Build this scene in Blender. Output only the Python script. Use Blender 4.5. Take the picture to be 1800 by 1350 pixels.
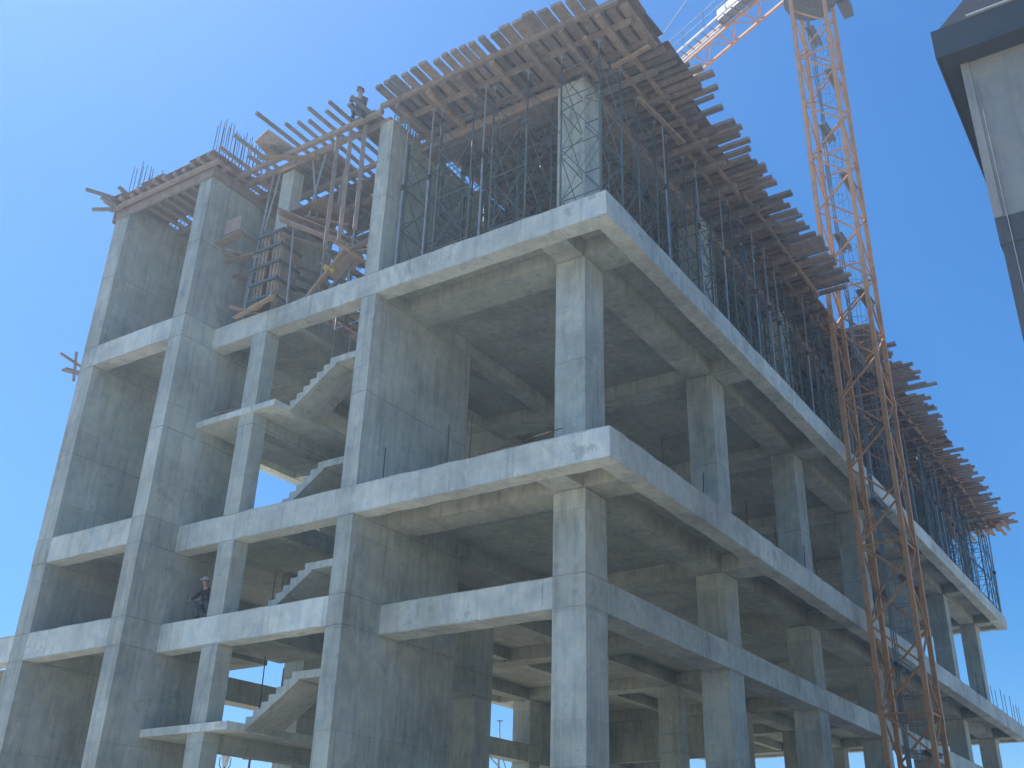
import bpy, math, random
from mathutils import Vector, Matrix
R = math.radians
random.seed(7)
for o in list(bpy.data.objects):
    bpy.data.objects.remove(o)
S = bpy.context.scene
COL = S.collection

# ------------------------------------------------------------------ camera
CAM = Vector((-20.803, -12.068, 1.176))
yaw, pitch, roll = R(31.839), R(27.34), R(0.607)
F = Vector((math.cos(yaw)*math.cos(pitch), math.sin(yaw)*math.cos(pitch), math.sin(pitch)))
Rt = Vector((math.sin(yaw), -math.cos(yaw), 0))
Up = Rt.cross(F)
R2 = Rt*math.cos(roll) + Up*math.sin(roll)
U2 = -Rt*math.sin(roll) + Up*math.cos(roll)
cd = bpy.data.cameras.new("camera")
cam = bpy.data.objects.new("camera", cd)
COL.objects.link(cam)
m = Matrix((R2, U2, -F)).transposed().to_4x4()
m.translation = CAM
cam.matrix_world = m
cd.sensor_width = 36
cd.lens = 36*1841.314/1800
cd.shift_x = -79.271/1800
cd.shift_y = -30.777/1800
cd.clip_start = .1
cd.clip_end = 3000
S.camera = cam

# ------------------------------------------------------------------ light
SUN_AZ, SUN_EL = R(92), R(64)
w = bpy.data.worlds.new("World")
S.world = w
w.use_nodes = True
nt = w.node_tree
bg = nt.nodes["Background"]
sky = nt.nodes.new("ShaderNodeTexSky")
sky.sky_type = 'NISHITA'
sky.sun_disc = False
sky.sun_elevation = SUN_EL
sky.sun_rotation = math.pi/2 - SUN_AZ
sky.altitude = 200
sky.air_density = 1.0
sky.dust_density = .35
sky.ozone_density = 7.0
bg.inputs[1].default_value = .087
hs = nt.nodes.new("ShaderNodeHueSaturation")
hs.inputs["Saturation"].default_value = 1.28
hs.inputs["Hue"].default_value = .499
nt.links.new(sky.outputs[0], hs.inputs["Color"])
nt.links.new(hs.outputs[0], bg.inputs[0])
sd = bpy.data.lights.new("sun", 'SUN')
sd.energy = 3.6
sd.angle = R(.5)
sd.color = (1, .95, .86)
sun = bpy.data.objects.new("sun", sd)
COL.objects.link(sun)
dv = Vector((math.cos(SUN_AZ)*math.cos(SUN_EL), math.sin(SUN_AZ)*math.cos(SUN_EL), math.sin(SUN_EL)))
sun.rotation_euler = dv.to_track_quat('Z', 'Y').to_euler()
sun.location = dv*200
S.view_settings.view_transform = 'Standard'
S.view_settings.look = 'None'
S.view_settings.gamma = 1
S.view_settings.exposure = 1.10
S.render.engine = 'CYCLES'

# ------------------------------------------------------------------ materials
def new_mat(name):
    mt = bpy.data.materials.new(name)
    mt.use_nodes = True
    n = mt.node_tree
    return mt, n, n.nodes["Principled BSDF"]

def N(n, t, **k):
    x = n.nodes.new(t)
    for a, b in k.items():
        setattr(x, a, b)
    return x

def math_(n, op, a, b=None, clamp=False):
    x = N(n, "ShaderNodeMath", operation=op, use_clamp=clamp)
    for i, v in enumerate((a, b)):
        if v is None: continue
        if isinstance(v, (int, float)): x.inputs[i].default_value = v
        else: n.links.new(v, x.inputs[i])
    return x.outputs[0]

def mixc(n, fac, a, b, mode='MIX'):
    x = N(n, "ShaderNodeMix", data_type='RGBA', blend_type=mode)
    for i, v in ((0, fac), (6, a), (7, b)):
        if isinstance(v, (int, float)): x.inputs[i].default_value = v
        elif isinstance(v, tuple): x.inputs[i].default_value = (*v, 1)
        else: n.links.new(v, x.inputs[i])
    return x.outputs[2]

def ramp(n, src, a, b):
    x = N(n, "ShaderNodeMapRange")
    n.links.new(src, x.inputs[0])
    x.inputs[1].default_value, x.inputs[2].default_value = a, b
    return x.outputs[0]

def noise(n, vec, scale, detail=4, rough=.55):
    x = N(n, "ShaderNodeTexNoise")
    x.inputs["Scale"].default_value = scale
    x.inputs["Detail"].default_value = detail
    x.inputs["Roughness"].default_value = rough
    n.links.new(vec, x.inputs["Vector"])
    return x.outputs[0]

POUR = (3.9, 7.42, 8.2, 10.31, 11.1, 13.9, 17.04, 17.79, 20.6)
def concrete(name, base, bw=.62, bh=2.45, joint=.45, stain=1.0, pour=True, streaky=1.0):
    mt, n, b = new_mat(name)
    g = N(n, "ShaderNodeNewGeometry")
    sp = N(n, "ShaderNodeSeparateXYZ"); n.links.new(g.outputs["Position"], sp.inputs[0])
    sn = N(n, "ShaderNodeSeparateXYZ"); n.links.new(g.outputs["True Normal"], sn.inputs[0])
    ax = math_(n, 'GREATER_THAN', math_(n, 'ABSOLUTE', sn.outputs[0]), .6)
    az = math_(n, 'GREATER_THAN', math_(n, 'ABSOLUTE', sn.outputs[2]), .6)
    def lerp(f, a, c):
        return math_(n, 'ADD', math_(n, 'MULTIPLY', f, c), math_(n, 'MULTIPLY', math_(n, 'SUBTRACT', 1., f), a))
    u = lerp(ax, sp.outputs[0], sp.outputs[1])
    v = lerp(az, sp.outputs[2], sp.outputs[1])
    cv = N(n, "ShaderNodeCombineXYZ"); n.links.new(u, cv.inputs[0]); n.links.new(v, cv.inputs[1])
    br = N(n, "ShaderNodeTexBrick")
    br.offset = .37
    n.links.new(cv.outputs[0], br.inputs["Vector"])
    br.inputs["Color1"].default_value = (.86, .86, .86, 1)
    br.inputs["Color2"].default_value = (1.05, 1.05, 1.05, 1)
    br.inputs["Mortar"].default_value = (.60, .60, .60, 1)
    br.inputs["Scale"].default_value = 1
    br.inputs["Mortar Size"].default_value = .009
    br.inputs["Mortar Smooth"].default_value = .6
    br.inputs["Brick Width"].default_value = bw
    br.inputs["Row Height"].default_value = bh
    pos = g.outputs["Position"]
    big = noise(n, pos, .55, 5, .6)
    mid = noise(n, pos, 2.6, 6, .65)
    fine = noise(n, pos, 30, 3, .6)
    mp = N(n, "ShaderNodeMapping"); mp.inputs["Scale"].default_value = (3.5, 3.5, .35)
    n.links.new(pos, mp.inputs[0])
    streak = noise(n, mp.outputs[0], 1.6, 4, .6)
    vo = N(n, "ShaderNodeTexVoronoi"); vo.inputs["Scale"].default_value = 5.5
    n.links.new(pos, vo.inputs["Vector"])
    pit = ramp(n, vo.outputs["Distance"], .045, .09)
    t = math_(n, 'MULTIPLY', ramp(n, big, .32, .68), .44*stain)
    t = math_(n, 'ADD', t, math_(n, 'MULTIPLY', ramp(n, mid, .3, .7), .24*stain))
    t = math_(n, 'ADD', t, math_(n, 'MULTIPLY', ramp(n, fine, .25, .75), .10))
    t = math_(n, 'ADD', t, math_(n, 'MULTIPLY', ramp(n, streak, .48, .70), -.24*stain*streaky))
    t = math_(n, 'ADD', t, .80-.12*stain)
    t = math_(n, 'MULTIPLY', t, math_(n, 'ADD', math_(n, 'MULTIPLY', pit, .25), .75))
    if pour:
        oi = N(n, "ShaderNodeObjectInfo")
        rr = math_(n, 'FRACT', math_(n, 'ADD', oi.outputs["Random"], g.outputs["Random Per Island"]))
        t = math_(n, 'MULTIPLY', t, math_(n, 'ADD', math_(n, 'MULTIPLY', rr, .24), .89))
    warm = mixc(n, ramp(n, mid, .35, .7), base, (base[0]*1.06, base[1]*.99, base[2]*.88))
    c = mixc(n, joint, warm, mixc(n, 1., warm, br.outputs[0], 'MULTIPLY'))
    cx = N(n, "ShaderNodeCombineXYZ")
    for i in range(3): n.links.new(t, cx.inputs[i])
    c = mixc(n, 1., c, cx.outputs[0], 'MULTIPLY')
    if pour:
        # pour joints between lifts, wavering and leaking a little
        wv = math_(n, 'ADD', sp.outputs[2], math_(n, 'MULTIPLY', math_(n, 'SUBTRACT', noise(n, pos, 1.8, 3), .5), .07))
        line = None
        for z in POUR:
            l = ramp(n, math_(n, 'ABSOLUTE', math_(n, 'SUBTRACT', wv, z)), .03, .008)
            line = l if line is None else math_(n, 'MAXIMUM', line, l)
        line = math_(n, 'MULTIPLY', line, math_(n, 'SUBTRACT', 1., az))
        line = math_(n, 'MULTIPLY', line, ramp(n, mid, .3, .6))
        c = mixc(n, math_(n, 'MULTIPLY', line, .6), c, (base[0]*.35, base[1]*.35, base[2]*.35))
        # pale laitance smears and drips below the joints
        mp2 = N(n, "ShaderNodeMapping"); mp2.inputs["Scale"].default_value = (2.2, 2.2, .7)
        n.links.new(pos, mp2.inputs[0])
        la = noise(n, mp2.outputs[0], 1.3, 8, .75)
        c = mixc(n, math_(n, 'MULTIPLY', ramp(n, la, .57, .63), .42), c, (min(1, base[0]*1.4), min(1, base[1]*1.4), min(1, base[2]*1.4)))
    # tie holes
    vt = N(n, "ShaderNodeTexVoronoi"); vt.inputs["Scale"].default_value = 1.25; vt.inputs["Randomness"].default_value = .35
    n.links.new(cv.outputs[0], vt.inputs["Vector"])
    c = mixc(n, math_(n, 'MULTIPLY', ramp(n, vt.outputs["Distance"], .034, .02), .65*(1 if pour else 0)), c, (base[0]*.3, base[1]*.3, base[2]*.3))
    # a few darker blotches with their own outline
    bl = noise(n, pos, 1.1, 7, .7)
    c = mixc(n, math_(n, 'MULTIPLY', ramp(n, bl, .60, .66), .42*stain), c, (base[0]*.45, base[1]*.46, base[2]*.47))
    n.links.new(c, b.inputs["Base Color"])
    b.inputs["Roughness"].default_value = .92
    bp = N(n, "ShaderNodeBump"); bp.inputs["Strength"].default_value = .6; bp.inputs["Distance"].default_value = .02
    h = math_(n, 'ADD', math_(n, 'MULTIPLY', fine, .35), math_(n, 'MULTIPLY', mid, .8))
    h = math_(n, 'SUBTRACT', h, math_(n, 'MULTIPLY', br.outputs["Fac"], .5*joint))
    n.links.new(h, bp.inputs["Height"]); n.links.new(bp.outputs[0], b.inputs["Normal"])
    return mt

def wood(name, c1, c2, rough=.85):
    mt, n, b = new_mat(name)
    oi = N(n, "ShaderNodeObjectInfo")
    tc = N(n, "ShaderNodeTexCoord")
    g = N(n, "ShaderNodeNewGeometry")
    ri = g.outputs["Random Per Island"]
    f = math_(n, 'FRACT', math_(n, 'ADD', oi.outputs["Random"], ri))
    c = mixc(n, f, c1, c2)
    nz = noise(n, tc.outputs["Object"], 3.0, 6, .7)
    nf = noise(n, tc.outputs["Object"], 22, 3, .6)
    t = math_(n, 'ADD', math_(n, 'MULTIPLY', ramp(n, nz, .3, .7), .5), math_(n, 'ADD', math_(n, 'MULTIPLY', nf, .3), .5))
    cx = N(n, "ShaderNodeCombineXYZ")
    for i in range(3): n.links.new(t, cx.inputs[i])
    c = mixc(n, 1., c, cx.outputs[0], 'MULTIPLY')
    # cement splashes
    c = mixc(n, math_(n, 'MULTIPLY', ramp(n, noise(n, tc.outputs["Object"], 1.7, 6, .7), .58, .68), .5), c, (.36, .35, .33))
    n.links.new(c, b.inputs["Base Color"])
    b.inputs["Roughness"].default_value = rough
    return mt

def metal(name, base, worn, amount=.6, metallic=.2, rough=.5, sc=2.5):
    mt, n, b = new_mat(name)
    tc = N(n, "ShaderNodeTexCoord")
    g = N(n, "ShaderNodeNewGeometry")
    nz = noise(n, g.outputs["Position"], sc, 7, .7)
    f = math_(n, 'MULTIPLY', ramp(n, nz, .5, .62), amount)
    c = mixc(n, f, base, worn)
    v = ramp(n, noise(n, g.outputs["Position"], 9, 3), .2, .8)
    c = mixc(n, math_(n, 'MULTIPLY', v, .35), c, (base[0]*.55, base[1]*.55, base[2]*.55))
    n.links.new(c, b.inputs["Base Color"])
    b.inputs["Roughness"].default_value = rough
    b.inputs["Metallic"].default_value = metallic
    return mt

def plain(name, base, rough=.8, var=.25, sc=6):
    mt, n, b = new_mat(name)
    g = N(n, "ShaderNodeNewGeometry")
    nz = noise(n, g.outputs["Position"], sc, 5)
    c = mixc(n, ramp(n, nz, .3, .7), base, tuple(x*(1-var) for x in base))
    n.links.new(c, b.inputs["Base Color"])
    b.inputs["Roughness"].default_value = rough
    return mt

M = dict(
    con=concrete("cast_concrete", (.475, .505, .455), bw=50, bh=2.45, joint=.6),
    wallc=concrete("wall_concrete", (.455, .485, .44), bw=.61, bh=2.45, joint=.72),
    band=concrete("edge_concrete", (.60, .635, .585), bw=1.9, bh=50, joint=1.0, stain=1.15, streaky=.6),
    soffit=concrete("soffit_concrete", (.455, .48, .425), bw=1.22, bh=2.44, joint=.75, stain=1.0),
    timber=wood("timber", (.48, .36, .275), (.35, .27, .215)),
    fresh=wood("fresh_timber", (.54, .38, .24), (.42, .30, .20)),
    grey_timber=wood("weathered_timber", (.38, .32, .27), (.27, .225, .195)),
    ply=wood("film_plywood", (.20, .14, .11), (.34, .25, .185), .6),
    scaf=metal("scaffold_green", (.15, .20, .195), (.18, .13, .10), .5, .3, .5),
    galv=metal("galvanised_steel", (.42, .44, .45), (.22, .17, .14), .5, .25, .5),
    rebar=metal("rebar_steel", (.10, .07, .055), (.17, .09, .05), .7, .4, .7, 6),
    crane=metal("crane_orange", (.82, .40, .16), (.34, .21, .15), .6, .0, .5),
    crgrey=metal("crane_grey", (.30, .32, .33), (.16, .13, .11), .5, .3, .5),
    skin=plain("skin", (.42, .27, .19), .6, .1),
    shirt=plain("grey_cloth", (.13, .15, .19), .9, .3),
    dark=plain("dark_cloth", (.035, .04, .05), .9, .3),
    pale=plain("pale_cloth", (.55, .54, .50), .9, .3),
    white=plain("white_paint", (.78, .78, .76), .5, .12),
    olive=plain("olive_paint", (.17, .16, .12), .6, .2),
    facade=concrete("render_facade", (.37, .385, .375), bw=40, bh=40, joint=0, stain=.5, pour=False),
    plinth=concrete("dark_render", (.115, .135, .155), bw=40, bh=40, joint=0, stain=.45, pour=False),
    fascia=plain("fascia_paint", (.085, .105, .125), .7, .1, 2),
    rooft=plain("roof_sheet", (.018, .03, .055), .85, .2, 2),
    yellow=plain("yellow_paint", (.62, .55, .08), .6, .1),
    ground=plain("dusty_ground", (.36, .34, .30), .95, .3, .4),
)

for k_ in ('rooft', 'fascia', 'ground', 'con', 'wallc', 'band', 'soffit'):
    M[k_].node_tree.nodes['Principled BSDF'].inputs['Specular IOR Level'].default_value = .12

# ------------------------------------------------------------------ mesh helpers
class MB:
    def __init__(s): s.v = []; s.f = []
    def add(s, vs, fs):
        k = len(s.v); s.v += [tuple(v) for v in vs]; s.f += [tuple(i+k for i in f) for f in fs]
    def box(s, x0, x1, y0, y1, z0, z1, step=0, jit=0.0):
        """axis box, cut along its longest side every `step`, corners nudged by jit"""
        d = (x1-x0, y1-y0, z1-z0); ax = d.index(max(d))
        n = max(1, int(round(d[ax]/step))) if step else 1
        lo = [x0, y0, z0]; hi = [x1, y1, z1]
        o1, o2 = [i for i in range(3) if i != ax]
        vs = []
        for i in range(n+1):
            a = lo[ax]+(hi[ax]-lo[ax])*i/n
            for p, q in ((0, 0), (1, 0), (1, 1), (0, 1)):
                c = [0, 0, 0]; c[ax] = a
                c[o1] = (hi if p else lo)[o1]; c[o2] = (hi if q else lo)[o2]
                if jit:
                    c = [c[j]+random.uniform(-jit, jit)*(1 if j != ax else .3) for j in range(3)]
                vs.append(c)
        fs = []
        for i in range(n):
            for k in range(4):
                a = i*4+k; b = i*4+(k+1) % 4
                fs.append((a, b, b+4, a+4))
        fs.append((3, 2, 1, 0)); e = n*4; fs.append((e, e+1, e+2, e+3))
        if ax == 1: fs = [tuple(reversed(f)) for f in fs]
        s.add(vs, fs); return s
    def bar(s, p, q, w, h, up=(0, 0, 1)):
        p, q, up = Vector(p), Vector(q), Vector(up)
        d = (q-p).normalized(); a = d.cross(up)
        if a.length < 1e-4: a = d.cross(Vector((1, 0, 0)))
        a.normalize(); b = a.cross(d).normalized()
        vs = [e+a*i*w/2+b*j*h/2 for e in (p, q) for i, j in ((-1, -1), (1, -1), (1, 1), (-1, 1))]
        s.add(vs, [(0, 1, 2, 3), (7, 6, 5, 4), (0, 4, 5, 1), (1, 5, 6, 2), (2, 6, 7, 3), (3, 7, 4, 0)]); return s
    def tube(s, p, q, r, n=6, r2=None):
        p, q = Vector(p), Vector(q); d = (q-p).normalized()
        a = d.cross(Vector((0, 0, 1)))
        if a.length < 1e-3: a = Vector((1, 0, 0))
        a.normalize(); b = d.cross(a); r2 = r if r2 is None else r2
        vs = [e+(a*math.cos(t)+b*math.sin(t))*rr for e, rr in ((p, r), (q, r2)) for t in [2*math.pi*i/n for i in range(n)]]
        fs = [(i, (i+1) % n, n+(i+1) % n, n+i) for i in range(n)]
        fs += [tuple(range(n-1, -1, -1)), tuple(range(n, 2*n))]
        s.add(vs, fs); return s
    def poly(s, vs, fs): s.add(vs, fs); return s
    def build(s, name, mat, parent=None, smooth=False):
        off = Vector((0, 0, 0)); p = parent
        while p: off += p.location; p = p.parent
        me = bpy.data.meshes.new(name)
        me.from_pydata([Vector(v)-off for v in s.v], [], s.f)
        me.update()
        import bmesh
        bm = bmesh.new(); bm.from_mesh(me); bmesh.ops.recalc_face_normals(bm, faces=bm.faces); bm.to_mesh(me); bm.free()
        if smooth:
            for f in me.polygons: f.use_smooth = True
        me.materials.append(M[mat] if isinstance(mat, str) else mat)
        o = bpy.data.objects.new(name, me); COL.objects.link(o)
        if parent: o.parent = parent
        return o

def tag(o, label, cat, group=None, kind=None):
    o['label'] = label; o['category'] = cat
    if group: o['group'] = group
    if kind: o['kind'] = kind
    return o

def thing(name, label, cat, loc=(0, 0, 0), group=None):
    o = bpy.data.objects.new(name, None); COL.objects.link(o)
    o.location = loc; o.empty_display_size = .3
    return tag(o, label, cat, group)

def copy_tree(o, loc, label, rz=None, cut=None):
    r = o.copy(); COL.objects.link(r); r.location = loc; r['label'] = label
    if rz is not None: r.rotation_euler = (0, 0, rz)
    for ch in list(o.children):
        c = ch.copy(); COL.objects.link(c); c.parent = r
        for g in list(ch.children):
            d = g.copy(); COL.objects.link(d); d.parent = c
    return r

ORD = ['first', 'second', 'third', 'fourth', 'fifth', 'sixth', 'seventh', 'eighth', 'ninth', 'tenth', 'eleventh', 'twelfth',
       'thirteenth', 'fourteenth', 'fifteenth', 'sixteenth', 'seventeenth', 'eighteenth', 'nineteenth', 'twentieth',
       'twenty-first', 'twenty-second', 'twenty-third', 'twenty-fourth', 'twenty-fifth', 'twenty-sixth']

# ------------------------------------------------------------------ levels and grid
G = -.42
L2b, L2t, L3b, L3t, L4b, L4t, TOP = 7.42, 8.2, 10.31, 11.1, 17.04, 17.79, 23.55
EX, EY, LX, LY = -1.4, -1.46, 50.45, 19.46       # slab edge planes
XS = [0, 8.35, 16.1, 24.0, 31.95, 39.9, 47.9]
CW, CD = 1.03, .92
YR = [0, 9.1, 17.1]

# ------------------------------------------------------------------ ground
gm = MB()
gm.poly([(-1500, -1500, G), (1500, -1500, G), (1500, 1500, G), (-1500, 1500, G)], [(0, 1, 2, 3)])
go = gm.build('ground', 'ground'); go['kind'] = 'structure'

# ------------------------------------------------------------------ concrete building
B = thing('unfinished_building', 'grey cast concrete frame of an unfinished multi-storey building with open floors and stairs', 'building', (0, 0, G))
J = .006
# columns
for iy, y in enumerate(YR):
    for ix, x in enumerate(XS):
        if iy > 0 and ix == 0: continue
        mb = MB(); w_, d_ = (CW, CD) if iy == 0 else (.95, 1.0)
        mb.box(x, x+w_, y, y+d_, G, L3b, 1.3, J)
        mb.box(x+.006, x+w_-.006, y+.006, y+d_-.006, L3t-.01, L4b, 1.3, J)
        if ix < 4: mb.box(x, x+w_, y, y+d_, L4t-.01, TOP-.1, 1.4, J)
        mb.build('column', 'con', B)
mb = MB().box(26.7, 27.6, 17.1, 18.0, G, L3b, 1.3, J); mb.build('column', 'con', B)
# stair column
mb = MB()
mb.box(EX+.004, -.86, 10.62, 11.23, G, L2b, 1.3, J)
mb.box(EX+.004, -.86, 10.62, 11.23, L2t-.01, L3b, 1, J)
mb.box(EX+.004, -.86, 10.62, 11.23, L3t-.01, L4b, 1.3, J)
mb.build('column', 'con', B)
# wall A : between the corner bay and the stair bay
mb = MB()
mb.box(-.9, 3.3, 6.22, 6.76, G, TOP, 0)
for a, b_ in ((G, L2b), (L2t, L3b), (L3t, L4b), (L4t, TOP)):
    mb.box(EX+.005, -.897, 6.222, 6.758, a, b_, 1.3, J*.7)
mb.box(EX, -.898, 6.222, 6.76, L2b+.002, L2t-.002)
mb.build('shear_wall', 'wallc', B)
# wall B
mb = MB()
for a, b_ in ((G, L2b), (L2b, L2t), (L2t, L3b), (L3b, L3t), (L3t, L4b), (L4b, L4t), (L4t, TOP)):
    k = random.uniform(-.008, .008)
    mb.box(-2.63+k, -.42, 13.07+k/2, 13.65-k/2, a, b_, 2.0, J*.6)
mb.box(-.42, .9, 13.12, 13.6, G, L4t)
mb.box(-.42, 3.3, 13.12, 13.6, L4t, TOP)
mb.build('shear_wall', 'wallc', B)
# wall E (far left end)
mb = MB()
for a, b_ in ((G, L2b), (L2b, L2t), (L2t, L3b), (L3b, L3t), (L3t, L4b), (L4b, L4t), (L4t, TOP)):
    k = random.uniform(-.008, .008)
    mb.box(-2.63+k, 0, 17.34+k/2, 18.06-k/2, a, b_, 2.0, J*.6)
mb.box(0, 3.3, 17.40, 18.0, G, TOP)
mb.build('shear_wall', 'wallc', B)
# low podium band and ribbed wall beyond the left end
pm = MB(); pm.box(-2.6, -2.1, 18.06, 26, L2b+.02, L2t+.03, 1.3, J)
pm.build('edge_beam', 'band', B)
pm = MB(); pm.box(-2.0, -1.7, 18.06, 26, G, L2b)
for z in (1.0, 2.0, 3.0, 4.0, 4.9, 5.7, 6.5):
    pm.box(-2.3, -2.0, 18.06, 26, z, z+.28, 1.5, J)
for y in (19.3, 20.9, 22.5, 24.1): pm.box(-2.25, -2.0, y, y+.25, G, L2b-.01, 1.5, J)
pm.build('ribbed_wall', 'con', B)

def beam(x0, x1, y0, y1, z0, z1, name='beam', mat='soffit', j=J):
    MB().box(x0, x1, y0, y1, z0, z1, .5 if mat == 'band' else .9, j).build(name, mat, B)

# perimeter bands
for zb, zt in ((L3b, L3t), (L4b, L4t)):
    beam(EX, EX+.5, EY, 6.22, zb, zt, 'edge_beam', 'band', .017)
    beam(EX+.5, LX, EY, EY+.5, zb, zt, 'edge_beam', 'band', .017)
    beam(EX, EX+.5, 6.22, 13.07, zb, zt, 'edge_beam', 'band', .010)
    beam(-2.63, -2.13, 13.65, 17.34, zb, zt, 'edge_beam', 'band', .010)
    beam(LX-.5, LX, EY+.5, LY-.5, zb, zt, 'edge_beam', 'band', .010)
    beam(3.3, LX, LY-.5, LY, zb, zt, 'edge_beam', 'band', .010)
    # beams across
    for x in XS:
        if x == 0:
            beam(x+.02, x+CW-.02, EY+.5, 6.22, zb+.01, zt-.26)
        else:
            beam(x+.02, x+CW-.02, EY+.5, LY-.5, zb+.01, zt-.26)
    ends = [EX+.5]+[v for x in XS for v in (x+.02, x+CW-.02)]+[LX-.5]
    rows = ((.05, .85), (9.2, 9.95), (17.2, 17.95), (6.24, 6.74), (13.1, 13.5))
    for r, (ya, yb) in enumerate(rows):
        for i in range(0, len(ends), 2):
            a, b_ = ends[i], ends[i+1]
            if r == 0: pass
            elif i == 0: continue
            elif i == 2: a = 3.3
            beam(a, b_, ya, yb, zb+(.012 if r < 3 else .10), zt-.258)
# L2 ring beams (no floor behind them)
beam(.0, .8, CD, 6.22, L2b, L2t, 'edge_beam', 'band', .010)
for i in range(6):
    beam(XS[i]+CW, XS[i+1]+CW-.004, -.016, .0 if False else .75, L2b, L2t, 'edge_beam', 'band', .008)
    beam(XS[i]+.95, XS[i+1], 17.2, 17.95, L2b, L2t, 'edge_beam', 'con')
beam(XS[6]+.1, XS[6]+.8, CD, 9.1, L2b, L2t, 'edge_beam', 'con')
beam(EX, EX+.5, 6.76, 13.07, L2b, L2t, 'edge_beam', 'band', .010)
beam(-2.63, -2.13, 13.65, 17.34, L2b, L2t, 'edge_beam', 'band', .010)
beam(3.3, XS[1], 9.2, 9.95, L2b, L2t, 'beam', 'con')
# slabs
for zt, lv in ((L2t, 2), (L3t, 3), (L4t, 4)):
    mb = MB(); a, b_ = zt-.25, zt-.006
    if lv > 2:
        mb.box(EX+.5, LX-.5, EY+.5, 6.22, a, b_)
        mb.box(3.3, LX-.5, 6.22, LY-.5, a, b_)
    mb.box(EX+.5, 3.3, 9.75, 13.07, a, b_)
    mb.box(-2.13, 3.3, 13.65, 17.34, a, b_)
    if lv > 2: mb.box(.9, 3.3, 13.07, 13.65, a, b_)
    if lv > 2: mb.box(-1, 3.3, 18.06, LY-.5, a, b_)
    mb.build('floor_slab', 'soffit', B)
    beam(EX+.5, 3.3, 9.72, 10.0, zt-.6, zt-.252, 'beam', 'soffit')

# stairs: three flights round an open well per half storey
def flight(parent, p0, axis, sgn, n, run, rise, wd0, wd1, name='stair_flight'):
    """stepped flight; p0=(start coordinate along axis, z), wd0..wd1 across"""
    a0, z0 = p0; prof = []
    th = .17
    for i in range(n):
        prof.append((a0+sgn*run*i, z0+rise*i)); prof.append((a0+sgn*run*i, z0+rise*(i+1)))
    prof.append((a0+sgn*run*n, z0+rise*n))
    prof.append((a0+sgn*run*n, z0+rise*n-th-.08)); prof.append((a0, z0-th))
    k = len(prof)
    def P(a, z, w_): return (w_, a, z) if axis == 'y' else (a, w_, z)
    vs = [P(a, z, wd0) for a, z in prof]+[P(a, z, wd1) for a, z in prof]
    fs = [tuple(range(k)), tuple(range(2*k-1, k-1, -1))]+[(i, (i+1) % k, k+(i+1) % k, k+i) for i in range(k)]
    MB().poly(vs, fs).build(name, 'con', parent)

for zA, zB in ((G, 5.35), (5.35, L2t), (L2t, L3t), (L3t, 14.45), (14.45, L4t)):
    tot = zB-zA; n = int(round(tot/.172)); rise = tot/n
    n1 = min(7, n//2); n2 = n-2*n1; run = .25
    if zA == G: n1, n2 = 12, n-24
    run = (9.73-8.02)/7 if zA != G else .24
    y1 = 9.73-run*n1
    z1 = zA+rise*n1
    flight(B, (9.73, zA), 'y', -1, n1, run, rise, -.86, .35)
    MB().box(-.86, .35, 6.76, y1-.002, z1-.2, z1, 0).build('stair_landing', 'con', B)
    z2 = z1
    if n2 > 0:
        flight(B, (.352, z1), 'x', 1, n2, 1.4/n2, rise, 6.78, 7.95)
        z2 = z1+rise*n2
    MB().box(1.754, 3.29, 6.76, y1, z2-.2, z2, 0).build('stair_landing', 'con', B)
    flight(B, (y1+.002, z2), 'y', 1, n-n1-max(n2, 0), run, rise, 2.0, 3.2)
for z in (5.35, 14.45):
    MB().box(-1.46, 3.28, 9.73, 13.06, z-.2, z, .8, .004).build('stair_landing', 'band', B)
    beam(-.86, 3.28, 10.7, 11.15, z-.62, z-.205, 'beam', 'con')
# walls at the back and across the far bays, most added to block light
MB().box(24.95, 31.93, 17.35, 17.65, L2t+.01, L3b).box(28.2, 39.88, 17.35, 17.65, L3t, L4b-.0, 0).build('shear_wall', 'wallc', B)  # added, keeps light from behind out of the right bays
MB().box(32.9, 39.88, 17.35, 17.65, L2t+.01, L3b).build('shear_wall', 'wallc', B)  # added, continues the light-blocking back wall
MB().box(34.2, 37.4, 15.2, 15.5, G, L3b-.02).build('shear_wall', 'wallc', B)
MB().box(32.3, 32.6, 10.1, 17.08, L2t, L3b).box(32.3, 32.6, 10.1, 17.08, L3t, L4b).build('shear_wall', 'wallc', B)  # cross wall added to darken the interior
# starter bars and cages
def single_bars(pts, z0, z1, lean=.03, r=.016):
    for x, y in pts:
        MB().tube((x, y, z0), (x+random.uniform(-lean, lean), y+random.uniform(-lean, lean), z1+random.uniform(-.3, .15)), r, 5).build('starter_bar', 'rebar', B)
def bars(pts, z0, z1, lean=.04, r=.013, name='starter_bars', ties=()):
    mb = MB()
    for x, y in pts:
        h = random.uniform(-.25, .1)
        mb.tube((x, y, z0), (x+random.uniform(-lean, lean), y+random.uniform(-lean, lean), z1+h), r, 4)
    for z in ties:
        for (xa, ya), (xb, yb) in zip(pts, pts[1:]+pts[:1]):
            mb.tube((xa, ya, z), (xb, yb, z), .008, 3)
    mb.build(name, 'rebar', B)
bars([(-2.5+i*.17, 17.45) for i in range(15)]+[(-.12-i*.17, 17.95) for i in range(15)], TOP, 25.75, .05, ties=(24.2,))
bars([(-2.5+i*.15, 13.2) for i in range(16)]+[(-.25-i*.15, 13.55) for i in range(16)], TOP, 25.9, .05, ties=(24.3,))
bars([(-.9+i*.14, 6.32) for i in range(9)]+[(.22-i*.14, 6.66) for i in range(9)], TOP, 25.9, .05, ties=(24.2,))
single_bars([(x, EY+.12+random.uniform(0, .1)) for x in (38.5, 40.3, 42, 43.2, 44.8, 45.9, 47.3, 48.2, 49.1, 49.9)], L3t-.05, 12.4)
single_bars([(EX+.12, y) for y in (5.4, 3.3, 2.6)], L3t-.05, 12.2)
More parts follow.
